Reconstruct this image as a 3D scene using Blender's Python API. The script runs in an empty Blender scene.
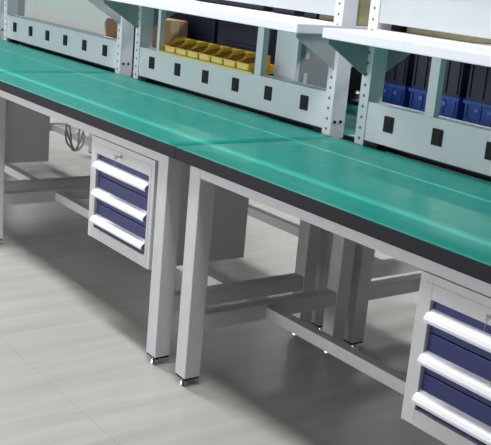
import bpy, bmesh, math, random
from mathutils import Vector, Matrix
random.seed(7)
SC = bpy.context.scene
COL = SC.collection

# ------------------------------------------------------------------ materials
def lin(c):
    return tuple(((v/255)/12.92 if v/255 <= .04045 else ((v/255+.055)/1.055)**2.4) for v in c)

def mat(name, rgb, rough=.5, metal=0., var=.06, scale=8., bump=0., spec=.5, coat=0.):
    m = bpy.data.materials.new(name); m.use_nodes = True
    nt = m.node_tree; N = nt.nodes; K = nt.links
    b = N['Principled BSDF']
    c = lin(rgb)
    b.inputs['Roughness'].default_value = rough
    b.inputs['Metallic'].default_value = metal
    b.inputs['Specular IOR Level'].default_value = spec
    b.inputs['Coat Weight'].default_value = coat
    tc = N.new('ShaderNodeTexCoord'); nz = N.new('ShaderNodeTexNoise')
    nz.inputs['Scale'].default_value = scale; nz.inputs['Detail'].default_value = 5
    K.new(tc.outputs['Object'], nz.inputs['Vector'])
    r = N.new('ShaderNodeValToRGB')
    r.color_ramp.elements[0].position = .3; r.color_ramp.elements[1].position = .7
    r.color_ramp.elements[0].color = tuple(v*(1-var) for v in c)+(1,)
    r.color_ramp.elements[1].color = tuple(min(1, v*(1+var)) for v in c)+(1,)
    K.new(nz.outputs['Fac'], r.inputs['Fac']); K.new(r.outputs['Color'], b.inputs['Base Color'])
    if bump:
        bp = N.new('ShaderNodeBump'); bp.inputs['Strength'].default_value = bump
        bp.inputs['Distance'].default_value = .003
        K.new(nz.outputs['Fac'], bp.inputs['Height']); K.new(bp.outputs['Normal'], b.inputs['Normal'])
    return m

M = {}
M['paint']  = mat('light_grey_powder_coat', (210,210,213), .45, var=.03, scale=30)
M['rackp']  = mat('white_powder_coat', (224,224,231), .4, var=.02, scale=30)
M['board']  = mat('off_white_board', (228,226,224), .6, var=.02)
M['upanel'] = mat('light_grey_panel_paint', (186,191,195), .5, var=.02)
M['edge']   = mat('black_edge_band', (30,29,38), .45, var=.08, scale=20, spec=.25)
M['black']  = mat('black_plastic', (12,12,14), .5, spec=.25)
M['navy']   = mat('navy_blue_paint', (44,50,112), .4, var=.05)
M['dnavy']  = mat('dark_navy_plastic', (24,28,52), .45)
M['blue']   = mat('blue_plastic', (46,84,176), .4, var=.15)
M['handle'] = mat('white_metal_handle', (244,245,250), .3, var=.01)
M['chrome'] = mat('chrome', (215,215,220), .18, metal=1., var=.01)
M['hole']   = mat('dark_hole', (112,118,124), .8)
M['yellow'] = mat('yellow_plastic', (255,212,70), .4, var=.05)
M['cream'] = mat('cream_label_paper', (250,224,150), .6)
M['mark'] = mat('pale_blue_print', (110,140,205), .6)
M['orange'] = mat('orange_contents', (150,78,22), .6, var=.35, scale=60)
M['card']   = mat('brown_cardboard', (170,130,104), .85, var=.08)
M['beige']  = mat('beige_carton', (176,170,130), .8, var=.2, scale=20)
M['greyside'] = mat('mid_grey_sheet_metal', (170,172,174), .45)
M['lgrey']  = mat('pale_grey_plastic', (180,184,186), .5)
M['cable']  = mat('grey_cable_sheath', (225,225,225), .5)
M['wall']   = mat('wall_paint', (110,112,114), .8, var=.02, scale=2)
M['ceil']   = mat('ceiling_panel', (150,150,150), .9, var=.02, scale=2)
M['skirt']  = mat('skirting', (120,120,120), .6)

def green_mat():
    m = mat('green_rubber_mat', (2,124,112), .3, var=.05, scale=3, spec=.25)
    nt = m.node_tree; N = nt.nodes; K = nt.links; b = N['Principled BSDF']
    # fine grain
    tc = N.new('ShaderNodeTexCoord'); nz = N.new('ShaderNodeTexNoise'); nz.inputs['Scale'].default_value = 25
    K.new(tc.outputs['Object'], nz.inputs['Vector'])
    mr = N.new('ShaderNodeMapRange'); mr.inputs['To Min'].default_value = .28; mr.inputs['To Max'].default_value = .42
    K.new(nz.outputs['Fac'], mr.inputs['Value']); K.new(mr.outputs['Result'], b.inputs['Roughness'])
    return m
M['green'] = green_mat()
M['sheen_soft'] = mat('mat_painted_sheen_soft', (26,146,130), .35, var=.08, scale=10, spec=.25)  # soft margin of the painted reflection band on the mat
M['sheen_bright'] = mat('mat_painted_sheen_bright', (48,164,146), .35, var=.12, scale=10, spec=.25)  # paler green, glossy reflection lines put into the mat colour

def floor_mat():
    m = bpy.data.materials.new('pale_floor_tiles'); m.use_nodes = True
    nt = m.node_tree; N = nt.nodes; K = nt.links; b = N['Principled BSDF']
    tc = N.new('ShaderNodeTexCoord')
    mp = N.new('ShaderNodeMapping'); mp.inputs['Scale'].default_value = (9, .8, 1)
    K.new(tc.outputs['Object'], mp.inputs['Vector'])
    nz = N.new('ShaderNodeTexNoise'); nz.inputs['Scale'].default_value = 1.6; nz.inputs['Detail'].default_value = 6
    K.new(mp.outputs['Vector'], nz.inputs['Vector'])
    r = N.new('ShaderNodeValToRGB')
    r.color_ramp.elements[0].position = .3; r.color_ramp.elements[1].position = .72
    r.color_ramp.elements[0].color = lin((172,170,164))+(1,); r.color_ramp.elements[1].color = lin((190,188,182))+(1,)
    K.new(nz.outputs['Fac'], r.inputs['Fac'])
    # tile joints
    br = N.new('ShaderNodeTexBrick'); br.offset = 0
    mp2 = N.new('ShaderNodeMapping'); mp2.inputs['Location'].default_value = (-.10, .35, 0)
    K.new(tc.outputs['Object'], mp2.inputs['Vector']); K.new(mp2.outputs['Vector'], br.inputs['Vector'])
    br.inputs['Scale'].default_value = 1; br.inputs['Brick Width'].default_value = .8; br.inputs['Row Height'].default_value = .8
    br.inputs['Mortar Size'].default_value = .0025; br.inputs['Mortar Smooth'].default_value = .2
    br.inputs['Color1'].default_value = (1,1,1,1); br.inputs['Color2'].default_value = (.97,.97,.97,1); br.inputs['Mortar'].default_value = (.87,.86,.83,1)
    mx = N.new('ShaderNodeMixRGB'); mx.blend_type = 'MULTIPLY'; mx.inputs['Fac'].default_value = 1
    K.new(r.outputs['Color'], mx.inputs['Color1']); K.new(br.outputs['Color'], mx.inputs['Color2'])
    K.new(mx.outputs['Color'], b.inputs['Base Color'])
    b.inputs['Roughness'].default_value = .3
    return m
M['floor'] = floor_mat()

def emit(name, rgb, s):
    m = bpy.data.materials.new(name); m.use_nodes = True
    b = m.node_tree.nodes['Principled BSDF']
    b.inputs['Base Color'].default_value = (.9,.9,.9,1)
    b.inputs['Emission Color'].default_value = lin(rgb)+(1,)
    b.inputs['Emission Strength'].default_value = s
    return m

# ------------------------------------------------------------------ mesh helpers
class MB:
    def __init__(s): s.bm = bmesh.new()
    def box(s, x0, x1, y0, y1, z0, z1, bev=0., mi=0, mtx=None):
        t = bmesh.new(); bmesh.ops.create_cube(t, size=1)
        for v in t.verts:
            v.co = Vector((x0+(v.co.x+.5)*(x1-x0), y0+(v.co.y+.5)*(y1-y0), z0+(v.co.z+.5)*(z1-z0)))
        if bev: bmesh.ops.bevel(t, geom=list(t.edges), offset=bev, segments=2, profile=.6, affect='EDGES')
        s.merge(t, mi, mtx); return s
    def cyl(s, c, r, h, axis='z', seg=16, mi=0, r2=None):
        t = bmesh.new(); bmesh.ops.create_cone(t, cap_ends=True, segments=seg, radius1=r, radius2=r if r2 is None else r2, depth=h)
        R = {'z': Matrix(), 'x': Matrix.Rotation(math.pi/2, 4, 'Y'), 'y': Matrix.Rotation(-math.pi/2, 4, 'X')}[axis]
        s.merge(t, mi, Matrix.Translation(c) @ R); return s
    def prism(s, pts, axis, a, b, mi=0, bev=0.):
        """outline pts in the plane across `axis`, extruded from a to b"""
        t = bmesh.new()
        def P(u, v, w):
            return {'x': (w, u, v), 'y': (u, w, v), 'z': (u, v, w)}[axis]
        va = [t.verts.new(P(u, v, a)) for u, v in pts]; vb = [t.verts.new(P(u, v, b)) for u, v in pts]
        t.faces.new(va); t.faces.new(vb[::-1])
        n = len(pts)
        for i in range(n): t.faces.new((va[i], vb[i], vb[(i+1) % n], va[(i+1) % n]))
        bmesh.ops.recalc_face_normals(t, faces=list(t.faces))
        if bev: bmesh.ops.bevel(t, geom=list(t.edges), offset=bev, segments=2, profile=.6, affect='EDGES')
        s.merge(t, mi); return s
    def merge(s, t, mi=0, mtx=None):
        if mtx: bmesh.ops.transform(t, matrix=mtx, verts=list(t.verts))
        mp = {v: s.bm.verts.new(v.co) for v in t.verts}
        for f in t.faces:
            g = s.bm.faces.new([mp[v] for v in f.verts]); g.material_index = mi
        t.free()
    def build(s, name, mats, parent=None, smooth=False, loc=None):
        me = bpy.data.meshes.new(name); bmesh.ops.recalc_face_normals(s.bm, faces=list(s.bm.faces))
        s.bm.to_mesh(me); s.bm.free()
        for m in (mats if isinstance(mats, (list, tuple)) else [mats]): me.materials.append(M[m] if isinstance(m, str) else m)
        if smooth:
            for p in me.polygons: p.use_smooth = True
        o = bpy.data.objects.new(name, me); COL.objects.link(o)
        if parent: o.parent = parent
        if loc: o.location = loc
        return o

def thing(name, label, cat, loc=(0,0,0), rz=0, group=None):
    o = bpy.data.objects.new(name, None); COL.objects.link(o)
    o.empty_display_size = .1
    o.location = loc; o.rotation_euler = (0, 0, rz)
    o['label'] = label; o['category'] = cat
    if group: o['group'] = group
    return o
def tag(o, label, cat, group=None):
    o['label'] = label; o['category'] = cat
    if group: o['group'] = group
    return o
def struct(o): o['kind'] = 'structure'; return o
def copy_tree(o, parent=None):
    c = o.copy(); COL.objects.link(c)
    if parent: c.parent = parent
    for ch in list(o.children): copy_tree(ch, c)
    return c
def clone(o, label, loc, rz=None, group=None):
    c = copy_tree(o); c['label'] = label; c.location = loc
    if rz is not None: c.rotation_euler = (0, 0, rz)
    if group: c['group'] = group
    return c

# ------------------------------------------------------------------ fitted measures (metres)
H = .78; T = .042; L = 1.5617; LN = 1.645; LB = 1.64; D = .69; RY0 = .698; RY1 = .766
LG = .064; LW = .060

# ------------------------------------------------------------------ workbench
def bench(length, label, loc, rz=0, group=None, double_rail=False):
    t = thing('workbench', label, 'workbench', loc, rz, group)
    e = .0008
    MB().box(e, length-e, 0, D, H-T, H-.003, .002).build('worktop', 'edge', t)
    # rubber mat, one sheet: very low ridges, with bright reflection lines painted along them
    bm = bmesh.new(); ys = [i*D/138 for i in range(139)]; xs = [e+(length-2*e)*i/24 for i in range(25)]
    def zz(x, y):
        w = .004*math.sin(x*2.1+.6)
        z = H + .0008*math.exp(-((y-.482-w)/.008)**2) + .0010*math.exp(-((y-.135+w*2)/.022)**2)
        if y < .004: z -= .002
        return z
    g = [[bm.verts.new((x, y, zz(x, y))) for y in ys] for x in xs]
    lo = [[bm.verts.new((x, y, H-.003)) for y in (ys[0], ys[-1])] for x in (xs[0], xs[-1])]
    for i in range(24):
        for j in range(138):
            f = bm.faces.new((g[i][j], g[i+1][j], g[i+1][j+1], g[i][j+1])); f.smooth = True
            yc = (ys[j]+ys[j+1])/2
            f.material_index = 2 if abs(yc-.482) < .0085 else 2 if abs(yc-.132) < .010 else 1 if abs(yc-.135) < .026 else 0  # strips of paler green stand in for reflected light
    bm.faces.new([g[i][0] for i in range(24, -1, -1)]+[lo[0][0], lo[1][0]])
    bm.faces.new([g[i][-1] for i in range(25)]+[lo[1][1], lo[0][1]])
    bm.faces.new([g[0][j] for j in range(139)]+[lo[0][1], lo[0][0]])
    bm.faces.new([g[24][j] for j in range(138, -1, -1)]+[lo[1][0], lo[1][1]])
    b = MB(); b.bm.free(); b.bm = bm; b.build('mat', ['green', 'sheen_soft', 'sheen_bright'], t)
    Z1 = H-T
    for x0 in (LG, length-LG-LW):
        for y0 in (.019, .652):
            lg = MB().box(x0, x0+LW, y0, y0+LW, .032, Z1, .003).build('leg', 'paint', t)
            f = MB(); cx, cy = x0+LW/2, y0+LW/2
            f.cyl((cx-.008, cy-.008, .006), .018, .012, r2=.014, seg=20); f.cyl((cx-.008, cy-.008, .018), .008, .018, seg=12)
            f.build('levelling_foot', 'chrome', lg, smooth=False)
            MB().box(x0+.002, x0+LW-.002, y0+.002, y0+LW-.002, .0255, .033, .001).build('leg_cap', 'black', lg)
        rx0, rx1 = x0+.006, x0+LW-.006
        MB().box(rx0, rx1, .019+LW,   .652, .19, .245, .003).build('side_rail', 'paint', t)
        MB().box(rx0, rx1, .019+LW,   .652, .70, Z1, .003).build('top_rail', 'paint', t)
    for y0, y1 in ((.019, .045), (D-.042, D-.016)):
        MB().box(LG+LW, length-LG-LW, y0, y1, .703, Z1, .002).build('apron', 'paint', t)
    MB().box(LG+.03+.024, length-LG-.03-.024, .335, .375, .195, .235, .003).build('stretcher', 'paint', t)
    return t

GR2 = 'far row of workbenches'
bA = bench(LN, 'middle green topped workbench, between the two seams, with the whole drawer cabinet under it', (-LN, 0, 0))
bZ = clone(bA, 'green topped workbench at the far left, under the rack closed by a white board', (-2*LN, 0, 0))
bY = clone(bA, 'green topped workbench furthest left, only its end showing past the white rack post', (-3*LN, 0, 0))
bB = bench(LB, 'green topped workbench nearest the camera at right, with the long ankle height stretcher in view', (0, 0, 0))
FY = RY1+.009+D      # far row is turned round, back to back
for i, lab in enumerate(('green topped workbench of the far row, seen through the gap between the two right racks',
                         'green topped workbench of the far row, behind the yellow bins',
                         'green topped workbench of the far row, behind the white board')):
    if i == 0: bench(LB, lab, (LB, FY, 0), math.pi)
    else: clone(bA, lab, (-(i-1)*LN, FY, 0), math.pi)

# black channel between the rows, on which the racks stand
for k, (x0, x1, lab) in enumerate(((.002, LB, 'black cable channel behind the nearest workbench, between the two rows'),
                        (-L+.002, -.002, 'black cable channel behind the middle workbench, under the rack with yellow bins'),
                        (-2*L+.002, -L-.002, 'black cable channel behind the far left workbench, under the white board rack'))):
    tag(MB().box(x0, x1, D+.003, FY-D-.003, .7425, .765, .002).build('cable_channel', 'black'), lab, 'cable channel')

# ------------------------------------------------------------------ drawer cabinets
def cabinet(label, x0, y0=.0165):
    W, DP, Z0, Z1 = .445, .40, .325, .7015
    t = thing('drawer_cabinet', label, 'drawer cabinet', (x0, y0, Z0))
    h = Z1-Z0; fx = .04; zb, zt = .04, .318
    b = MB()
    b.box(0, fx, 0, DP, 0, h, .0015).box(W-fx+.006, W, 0, DP, 0, h, .0015)
    b.box(fx, W-fx+.006, 0, DP, 0, zb, .0015).box(fx, W-fx+.006, 0, DP, zt, h, .0015)
    b.box(fx, W-fx+.006, DP-.004, DP, zb, zt)
    b.build('body', 'paint', t)
    b = MB(); g = .0015
    b.box(W-.020, W-.0185, -.0006, .002, .01, h-.02); b.box(.02, W-.0185, -.0006, .002, h-.0215, h-.02)
    b.build('door_gap', 'greyside', t)
    for c, a, zc in ((.3165, .2385, .280), (.2355, .1365, .176), (.1335, .042, .076)):
        d = MB().box(fx+.003, W-fx+.003, .010, DP-.02, a, c, .002).build('drawer', 'navy', t)
        # full-width angled grip: from the drawer front outwards and down, with a small lip
        outl = [(.011, zc+.016), (-.010, zc+.002), (-.015, zc-.007), (-.014, zc-.014), (-.010, zc-.0155), (-.009, zc-.013), (-.0115, zc-.011), (-.0115, zc-.007), (-.007, zc+.001), (.011, zc+.0125)]
        MB().prism(outl, 'x', fx-.002, W-fx+.003).build('handle', 'handle', d)
    lk = MB(); lk.cyl((.222, -.002, h-.034), .008, .006, 'y', 18)
    lk.build('lock', 'chrome', t)
    k = MB(); k.box(.221, .223, -.020, -.005, h-.038, h-.030).cyl((.222, -.023, h-.034), .008, .002, 'x', 14)
    k.box(.2215, .2225, -.026, -.022, h-.062, h-.040)
    k.build('key', 'chrome', t)
    return t
cabA = cabinet('light grey cabinet with three navy drawers, whole and in view under the middle workbench', -.584)
clone(cabA, 'light grey cabinet with three navy drawers, at the right edge under the nearest workbench', (1.062, .0165, .325))
clone(cabA, 'grey cabinet seen from its dark side, under the far left workbench', (-LN-.584, .0165, .325))

# ------------------------------------------------------------------ racks
def rack(label, x0, length, stiles=(), tray=None):
    """stands between the rows; x0 = outer left edge"""
    t = thing('instrument_rack', label, 'rack', (x0, RY0, .765))
    B = .765; zt = 1.78-B; pw = .045; dy = RY1-RY0
    for sx in (0, length-pw):
        p = MB().box(sx, sx+pw, 0, dy, 0, zt, .002)
        hx = sx+pw*.5
        z = .035
        while z < zt-.02:
            p.cyl((hx, -.0003, z), .0055, .0012, 'y', 10, mi=1); z += .037
        po = p.build('post', ['rackp', 'hole'], t)
        for yy in (.018, .046):
            for side in (0, 1):
                xx = sx+(pw+.001 if side else -.001)
                MB().cyl((xx, yy, .062), .006, .004, 'x', 12).build('bolt', 'black', po)
    # socket strip
    pn = MB().box(pw, length-pw, .003, dy-.003, .797-B, .930-B, .002).build('socket_panel', 'rackp', t)
    n = 6; span = .2213; st = (length-span*(n-1))/2
    if stiles and length > 1.45: st = .155
    for i in range(n):
        cx = st+span*i
        if cx > length-.08: break
        s = MB(); s.box(cx-.022, cx+.022, -.001, .004, .871-B-.027, .871-B+.027, .001)
        s.box(cx-.015, cx+.015, -.0022, -.0008, .871-B-.018, .871-B+.018, .0004)
        s.build('power_socket', 'black', pn)
    for sx in (pw+.01, length-pw-.06):
        MB().box(sx, sx+.05, .01, dy-.01, 0, .797-B).build('foot_bracket', 'black', t)
    # shelf, reaching out on both sides of the posts
    zs = 1.137-B
    sh = MB()
    for a, c in ((-.20, -.0005), (dy+.0005, dy+.20)):
        sh.box(0, length, a, c, zs, zs+.033, .003)
    sh.box(pw, length-pw, -.001, dy+.001, zs, zs+.033)
    sh.build('shelf', 'rackp', t)
    # triangular sheet brackets
    for sx in (pw*.35, length-pw*.35-.003):
        for sg in (-1, 1):
            y0 = -.0005 if sg < 0 else dy+.0005
            b = MB(); b.prism([(y0, zs-.001), (y0+sg*.185, zs-.001), (y0+sg*.185, zs-.015), (y0, zs-.125)], 'x', sx, sx+.003)
            b.build('bracket', 'greyside', t)
    # upper panel above a slot, and upper shelf
    MB().box(pw, length-pw, .004, .016, 1.198-B, 1.62-B, .002).build('back_panel', 'upanel', t)
    MB().box(pw, length-pw, .004, .03, 1.170-B, 1.176-B).build('slot_lip', 'rackp', t)
    MB().box(0, length, -.20, -.0005, 1.62-B, 1.65-B, .003).box(0, length, dy+.0005, dy+.20, 1.62-B, 1.65-B, .003).box(pw, length-pw, 0, dy, 1.62-B, 1.65-B).build('upper_shelf', 'rackp', t)
    for a, c in stiles:
        MB().box(a-x0, c-x0, .004, .03, .930-B, zs, .001).build('stile', 'rackp', t)
    if tray:
        MB().box(tray[0]-x0, tray[1]-x0, -.004, .12, .9305-B, .9365-B, .001).box(tray[0]-x0, tray[1]-x0, .116, .12, .9365-B, .965-B).build('bin_tray', 'yellow', t)
    return t
E0 = .066
rack('white rack over the far left workbench, backed by a plain white board', -2*L+E0, L-2*E0)
rack('white rack in the middle, holding the row of yellow bins over its sockets', -L+E0, L-2*E0, stiles=((-1.305, -1.283), (-.553, -.513)), tray=(-1.275, -.562))
rack('white rack at right over the nearest workbench, navy crates behind it', E0, LB-2*E0, stiles=((.372, .412),))
rack('white rack at the left edge, only its end showing', -3*L+E0, L-2*E0)

# ------------------------------------------------------------------ yellow bins
def bin_proto(label):
    w, d, h = .0865, .105, .062; th = .002
    t = thing('storage_bin', label, 'bin', (0, 0, 0), 0, 'yellow bins in the middle rack')
    b = MB(); b.box(0, w, 0, d, 0, th).box(0, w, d-th, d, 0, h).box(0, w, 0, th, 0, .026, .0008)
    prof = [(0, 0), (d, 0), (d, h), (.060, h), (.030, .034), (0, .028)]
    b.prism(prof, 'x', 0, th+.001).prism(prof, 'x', w-th-.001, w)
    b.box(0, w, -.004, th, .023, .0275, .001)
    b.build('shell', 'yellow', t)
    MB().box(.010, w-.010, -.0012, .001, .004, .020).build('label_card', 'cream', t)
    MB().prism([(.004, .0022), (d-.003, .0022), (d-.003, .050), (.05, .040), (.004, .022)], 'x', .004, w-.004).build('contents', 'orange', t)
    return t
order = ['leftmost of the seven yellow bins, beside the narrow stile', 'second yellow bin from the left in the middle rack', 'third yellow bin from the left in the middle rack',
         'fourth of the seven yellow bins, at the centre of the row', 'third yellow bin from the right in the middle rack', 'second yellow bin from the right in the middle rack',
         'rightmost of the seven yellow bins, beside the broad stile']
pb = None
for i in range(7):
    loc = (-1.232+i*.0925, RY0+.004, .9372)
    if i == 0: pb = bin_proto(order[0]); pb.location = loc
    else: clone(pb, order[i], loc)

# ------------------------------------------------------------------ things standing on the far row
T2 = H+.0045
# board with hand hole behind the far left rack
def board():
    x0, x1, z0, z1 = -2.96, -1.69, T2, 1.128
    y0, y1 = .785, .795
    bm = bmesh.new()
    hx0, hx1, hz0, hz1 = -1.965, -1.79, .925, 1.02
    hole = [(hx0, hz0), (hx1, hz0), (hx1, hz1-.03), (hx1-.012, hz1-.01), (hx1-.035, hz1), (hx0+.035, hz1), (hx0+.012, hz1-.01), (hx0, hz1-.03)]
    outer = [(x0, z0), (x1, z0), (x1, z1), (x0, z1)]
    vo = [bm.verts.new((a, y0, b)) for a, b in outer]; vh = [bm.verts.new((a, y0, b)) for a, b in hole]
    es = [bm.edges.new((vo[i], vo[(i+1) % 4])) for i in range(4)]+[bm.edges.new((vh[i], vh[(i+1) % 8])) for i in range(8)]
    bmesh.ops.triangle_fill(bm, edges=es, use_beauty=True, use_dissolve=False)
    r = bmesh.ops.extrude_face_region(bm, geom=list(bm.faces))
    for v in r['geom']:
        if isinstance(v, bmesh.types.BMVert): v.co.y = y1
    b = MB(); b.bm.free(); b.bm = bm
    return b.build('white_board', 'board')
tag(board(), 'large plain white board with one rounded hand hole, standing behind the far left rack', 'board')

def carton(x0, x1, y0, y1, z0, z1, label, m='card', name='carton'):
    t = thing(name, label, 'box', ((x0+x1)/2, (y0+y1)/2, z0))
    w, d, h = (x1-x0)/2, (y1-y0)/2, z1-z0
    MB().box(-w, w, -d, d, 0, h, .003).build('body', m, t)
    MB().box(-w-.0006, w+.0006, -.025, .025, h*.75, h+.0008).build('tape', 'beige' if m == 'card' else 'lgrey', t)
    return t
carton(-2.75, -2.2, .90, 1.14, T2, 1.06, 'brown carton seen through the hand hole of the white board')
carton(-1.89, -1.68, .95, 1.11, T2, 1.04, 'brown carton left of the yellow bins, behind the rack')
carton(-.31, -.09, .80, .94, 1.1715, 1.42, 'beige carton on the shelf end, between the two right rack posts', 'beige')

# equipment case: white front, grey side with cut-outs
cs = thing('equipment_case', 'upright white case with a grey side, between the broad stile and the rack post', 'case', (-.486, .80, T2))
MB().box(-.069, .069, 0, .02, 0, .345, .004).build('front', 'handle', cs)
MB().box(-.067, .067, .021, .24, 0, .343, .003).build('housing', 'greyside', cs)
b = MB()
for z in (.10, .225):
    MB().box(.0672, .0688, .045, .062, z, z+.07, .0007).build('side_label', 'handle', cs)

def crate(x0, x1, y0, y1, z0, z1, m, label, marks=0):
    t = thing('crate', label, 'crate', ((x0+x1)/2, (y0+y1)/2, z0))
    w, d, h = (x1-x0)/2, (y1-y0)/2, z1-z0; th = .004
    b = MB()
    b.prism([(-w+.012, -d+.012), (w-.012, -d+.012), (w-.012, d-.012), (-w+.012, d-.012)], 'z', 0, th)
    for sx in (-1, 1): b.box(sx*(w-.008)-th/2, sx*(w-.008)+th/2, -d+.008, d-.008, 0, h)
    for sy in (-1, 1): b.box(-w+.008, w-.008, sy*(d-.008)-th/2, sy*(d-.008)+th/2, 0, h)
    n = 5
    for i in range(n):
        x = -w+.02+i*(2*w-.04)/(n-1); b.box(x-.003, x+.003, -d+.001, -d+.008, .01, h-.015)
    b.build('tub', m, t)
    r = MB(); r.box(-w, w, -d, -d+.012, h-.015, h, .002).box(-w, w, d-.012, d, h-.015, h, .002).box(-w, -w+.012, -d+.012, d-.012, h-.015, h, .002).box(w-.012, w, -d+.012, d-.012, h-.015, h, .002)
    r.build('rim', m, t)
    for i in range(marks):
        MB().box(-w+.06+i*.06, -w+.078+i*.06, -d-.0012, -d+.002, h*.5, h*.5+.014).build('label_card', 'mark', t)
    return t
for k, (x0, x1) in enumerate(((-.40, -.16), (-.14, .12), (.14, .44))):
    w_ = ('left', 'middle', 'right')[k]
    for j in range(2):
        z0 = T2+j*.078
        crate(x0, x1, 1.15, 1.43, z0, z0+.0775, 'blue', '%s blue crate of those behind the right rack, %s layer' % (w_, ('bottom', 'second')[j]), 3 if j else 0)
    crate(x0, x1, 1.15, 1.43, T2+.156, T2+.30, 'dnavy', '%s dark navy crate on top of the blue crates behind the right rack' % w_)

# dark equipment behind the bins
def instrument(x0, x1, y0, y1, z1, label, m):
    t = thing('instrument_box', label, 'instrument', ((x0+x1)/2, (y0+y1)/2, T2))
    w, d, h = (x1-x0)/2, (y1-y0)/2, z1-T2
    MB().box(-w, w, -d, d, .012, h, .006).build('case', m, t)
    b = MB()
    for sx in (-1, 1):
        for sy in (-1, 1): b.cyl((sx*(w-.04), sy*(d-.04), .006), .014, .012)
    b.build('feet', 'black', t)
    v = MB()
    for i in range(6): v.box(-w*.7, w*.7, -d-.0008, -d+.004, h*.3+i*.018, h*.3+i*.018+.006)
    v.build('vent', 'black', t)
    return t
instrument(-1.98, -1.52, 1.16, 1.42, 1.115, 'dark navy instrument box behind the yellow bins, wide one', 'dnavy')
instrument(-1.49, -1.06, 1.16, 1.42, 1.115, 'dark navy instrument box behind the broad stile', 'dnavy')
instrument(-2.32, -2.02, 1.16, 1.42, 1.10, 'pale grey instrument box behind the left end of the yellow bins', 'lgrey')

mo = thing('monitor', 'black monitor seen from behind through the gap between the two right racks', 'monitor', (-.755, 1.405, T2))
MB().box(-.21, .21, -.012, .012, .055, .34, .005).build('screen_back', 'black', mo)
MB().box(-.03, .03, .0, .02, .01, .10, .003).build('neck', 'black', mo)
MB().box(-.10, .10, -.045, .03, 0, .012, .004).build('base', 'black', mo)

ps = thing('power_strip', 'white power strip on the far row, low between the two right rack posts', 'power strip', (-.82, 1.462, T2))
MB().box(-.24, .24, -.018, .018, 0, .035, .003).build('housing', 'rackp', ps)
for i in range(5): MB().cyl((-.18+i*.09, 0, .0355), .014, .003, 'z', 16).build('outlet', 'lgrey', ps)

# things on the middle shelf of the racks, seen through the slots
SZ = 1.1712
tag(MB().box(.07, .13, .79, .88, SZ, 1.25, .004).build('black_box', 'black'), 'small black box in the slot above the right rack shelf', 'box')
carton(.15, .44, .80, .93, SZ, 1.28, 'beige carton in the slot above the right rack shelf, beside the black box', 'beige')
for i, (x0, x1) in enumerate(((-1.16, -.66), (-.60, -.46), (-.40, -.325))):
    lab = ('long dark box in the slot above the yellow bins', 'short dark box in the slot right of the broad stile', 'small dark box in the slot above the white case')[i]
    tag(MB().box(x0, x1, .80, .93, SZ, 1.25, .004).build('dark_box', 'dnavy'), lab, 'box')

# ------------------------------------------------------------------ hanging cables under the middle workbench
def tube(pts, r, name, m, parent=None):
    cu = bpy.data.curves.new(name, 'CURVE'); cu.dimensions = '3D'; cu.bevel_depth = r; cu.bevel_resolution = 3; cu.resolution_u = 8
    sp = cu.splines.new('NURBS'); sp.points.add(len(pts)-1); sp.use_endpoint_u = True; sp.order_u = 4
    for p, q in zip(sp.points, pts): p.co = (*q, 1)
    tmp = bpy.data.objects.new(name, cu); COL.objects.link(tmp)
    dg = bpy.context.evaluated_depsgraph_get(); me = bpy.data.meshes.new_from_object(tmp.evaluated_get(dg))
    bpy.data.objects.remove(tmp); me.materials.clear(); me.materials.append(M[m])
    o = bpy.data.objects.new(name, me); COL.objects.link(o)
    if parent: o.parent = parent
    return o
pts = []
cxx, cyy, czz = -1.90, .60, .43
for i in range(40):
    a = i/39*math.pi*2*3
    pts.append((cxx+.085*math.sin(a)+.001*i, cyy+.012*math.sin(i*1.3), czz+.11*math.cos(a)+.03))
pts = [(cxx-.03, .60, .7365), (cxx-.02, .60, .70)]+pts+[(cxx+.06, .60, .62), (cxx+.08, .60, .70), (cxx+.08, .60, .7365)]
tag(tube(pts, .005, 'cable_coil', 'cable'), 'looped grey cable hanging under the far left workbench, near the whole drawer cabinet', 'cable')

# ------------------------------------------------------------------ room
X0, X1, Y0, Y1, ZC = -9., 5., -4.5, 6.5, 2.9
struct(MB().box(X0, X1, Y0, Y1, -.1, 0).build('floor', 'floor'))
struct(MB().box(X0, X1, Y0, Y1, ZC, ZC+.1).build('ceiling', 'ceil'))
for n, a in (('wall_left', (X0-.1, X0, Y0, Y1)), ('wall_right', (X1, X1+.1, Y0, Y1)), ('wall_back', (X0, X1, Y1, Y1+.1))):
    struct(MB().box(*a, 0, ZC).build(n, 'wall'))
for n, a in (('baseboard_left', (X0, X0+.012, Y0, Y1)), ('baseboard_right', (X1-.012, X1, Y0, Y1)), ('baseboard_front', (X0+.012, X1-.012, Y0, Y0+.012)), ('baseboard_back', (X0+.012, X1-.012, Y1-.012, Y1))):
    struct(MB().box(*a, 0, .1).build(n, 'skirt'))

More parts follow.
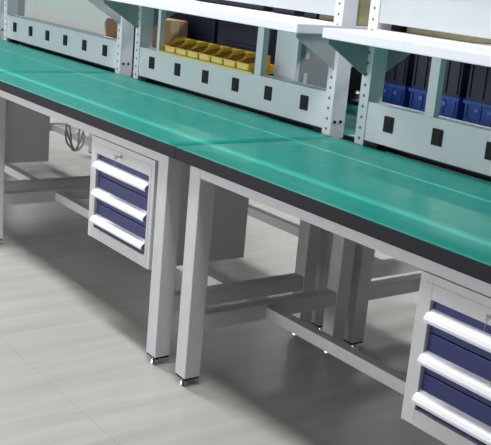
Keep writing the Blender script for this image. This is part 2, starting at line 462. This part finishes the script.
WZ0, WZ1 = .6, 1.9
WX = [(-8.4, -5.6), (-5.0, -2.2), (-1.6, 1.2)]
wb = MB(); wb.box(X0, X1, Y0-.1, Y0, 0, WZ0).box(X0, X1, Y0-.1, Y0, WZ1, ZC)
xs = [X0]+[v for p in WX for v in p]+[X1]
for i in range(0, len(xs), 2): wb.box(xs[i], xs[i+1], Y0-.1, Y0, WZ0, WZ1)
struct(wb.build('wall_front', 'wall'))
gl = bpy.data.materials.new('window_glass'); gl.use_nodes = True
gb = gl.node_tree.nodes['Principled BSDF']; gb.inputs['Transmission Weight'].default_value = 1; gb.inputs['Roughness'].default_value = 0; gb.inputs['IOR'].default_value = 1.45
M['glass'] = gl
for i, (a, c) in enumerate(WX):
    f = MB(); f.box(a, c, Y0-.08, Y0-.02, WZ0, WZ0+.05).box(a, c, Y0-.08, Y0-.02, WZ1-.05, WZ1)
    for x in (a, (a+c)/2-.025, c-.05): f.box(x, x+.05, Y0-.08, Y0-.02, WZ0+.05, WZ1-.05)
    f = struct(f.build('window_%d' % (i+1), 'rackp'))
    MB().box(a+.05, c-.05, Y0-.052, Y0-.048, WZ0+.05, WZ1-.05).build('pane', 'glass', f)
    # daylight entering through the window
    ld = bpy.data.lights.new('daylight', 'AREA'); ld.shape = 'RECTANGLE'; ld.size = c-a-.1; ld.size_y = WZ1-WZ0-.1; ld.energy = 82; ld.color = (.98, .99, 1.)
    lo = bpy.data.objects.new('daylight', ld); COL.objects.link(lo); lo.location = ((a+c)/2, Y0+.01, (WZ0+WZ1)/2); lo.rotation_euler = (math.pi/2, 0, 0)

# ------------------------------------------------------------------ ceiling lamps
M['tube'] = emit('lit_tube', (245,250,255), 3)
def lamp(x, y, label, W):
    t = thing('ceiling_lamp', label, 'lamp', (x, y, ZC))
    MB().box(-.62, .62, -.14, .14, -.05, 0, .004).build('housing', 'rackp', t)
    for s in (-.06, .06):
        MB().cyl((0, s, -.062), .012, 1.18, 'x', 12).build('tube', 'tube', t)
    ld = bpy.data.lights.new('lamp_light', 'AREA'); ld.shape = 'RECTANGLE'; ld.size = 1.2; ld.size_y = .26; ld.energy = W; ld.color = (.97, .99, 1.)
    lo = bpy.data.objects.new('lamp_light', ld); COL.objects.link(lo); lo.parent = t; lo.location = (0, 0, -.08)
    return t
ROWS = [(-.35, 62, 'row over the benches'), (2.7, 62, 'row over the far aisle'), (5.2, 20, 'back row')]
NM = ['first', 'second', 'third', 'fourth', 'fifth', 'sixth']
for y, W, txt in ROWS:
    for k in range(6 if y > 1 else 5):
        lamp(-7.4+k*2.0, y, 'twin tube ceiling lamp, %s from the left in the %s' % (NM[k], txt), W)
w = bpy.data.worlds.new('World'); SC.world = w; w.use_nodes = True
w.node_tree.nodes['Background'].inputs['Color'].default_value = (.5, .5, .5, 1)
w.node_tree.nodes['Background'].inputs['Strength'].default_value = .2

# ------------------------------------------------------------------ camera
cx, cy, cz, yaw, pit, rol, f = 2.5087, -1.6165, 1.3536, .9175, .2627, .0912, 963.421
F = Vector((-math.sin(yaw)*math.cos(pit), math.cos(yaw)*math.cos(pit), -math.sin(pit)))
R = F.cross(Vector((0, 0, 1))).normalized(); U = R.cross(F)
R2 = R*math.cos(rol)+U*math.sin(rol); U2 = -R*math.sin(rol)+U*math.cos(rol)
cd = bpy.data.cameras.new('camera'); cam = bpy.data.objects.new('camera', cd); COL.objects.link(cam)
mt = Matrix((R2, U2, -F)).transposed().to_4x4(); mt.translation = (cx, cy, cz); cam.matrix_world = mt
cd.sensor_fit = 'HORIZONTAL'; cd.sensor_width = 36; cd.lens = f/491*36; cd.clip_start = .05
SC.camera = cam
SC.view_settings.view_transform = 'Standard'; SC.view_settings.look = 'None'
SC.view_settings.gamma = 1; SC.view_settings.exposure = -.56; SC.view_settings.use_curve_mapping = False

# repeats share a group
GROUPS = {'workbench': 'green topped workbenches', 'drawer_cabinet': 'three drawer cabinets under the workbenches', 'instrument_rack': 'white racks between the two rows',
          'crate': 'crates behind the right rack', 'ceiling_lamp': 'twin tube ceiling lamps', 'instrument_box': 'instrument boxes on the far row',
          'cable_channel': 'black channels between the two rows', 'dark_box': 'dark boxes on the middle rack shelf', 'carton': 'cartons on the far row and racks'}
for o in list(COL.objects):
    k = o.name.split('.')[0]
    if o.parent is None and k in GROUPS and 'category' in o: o['group'] = GROUPS[k]
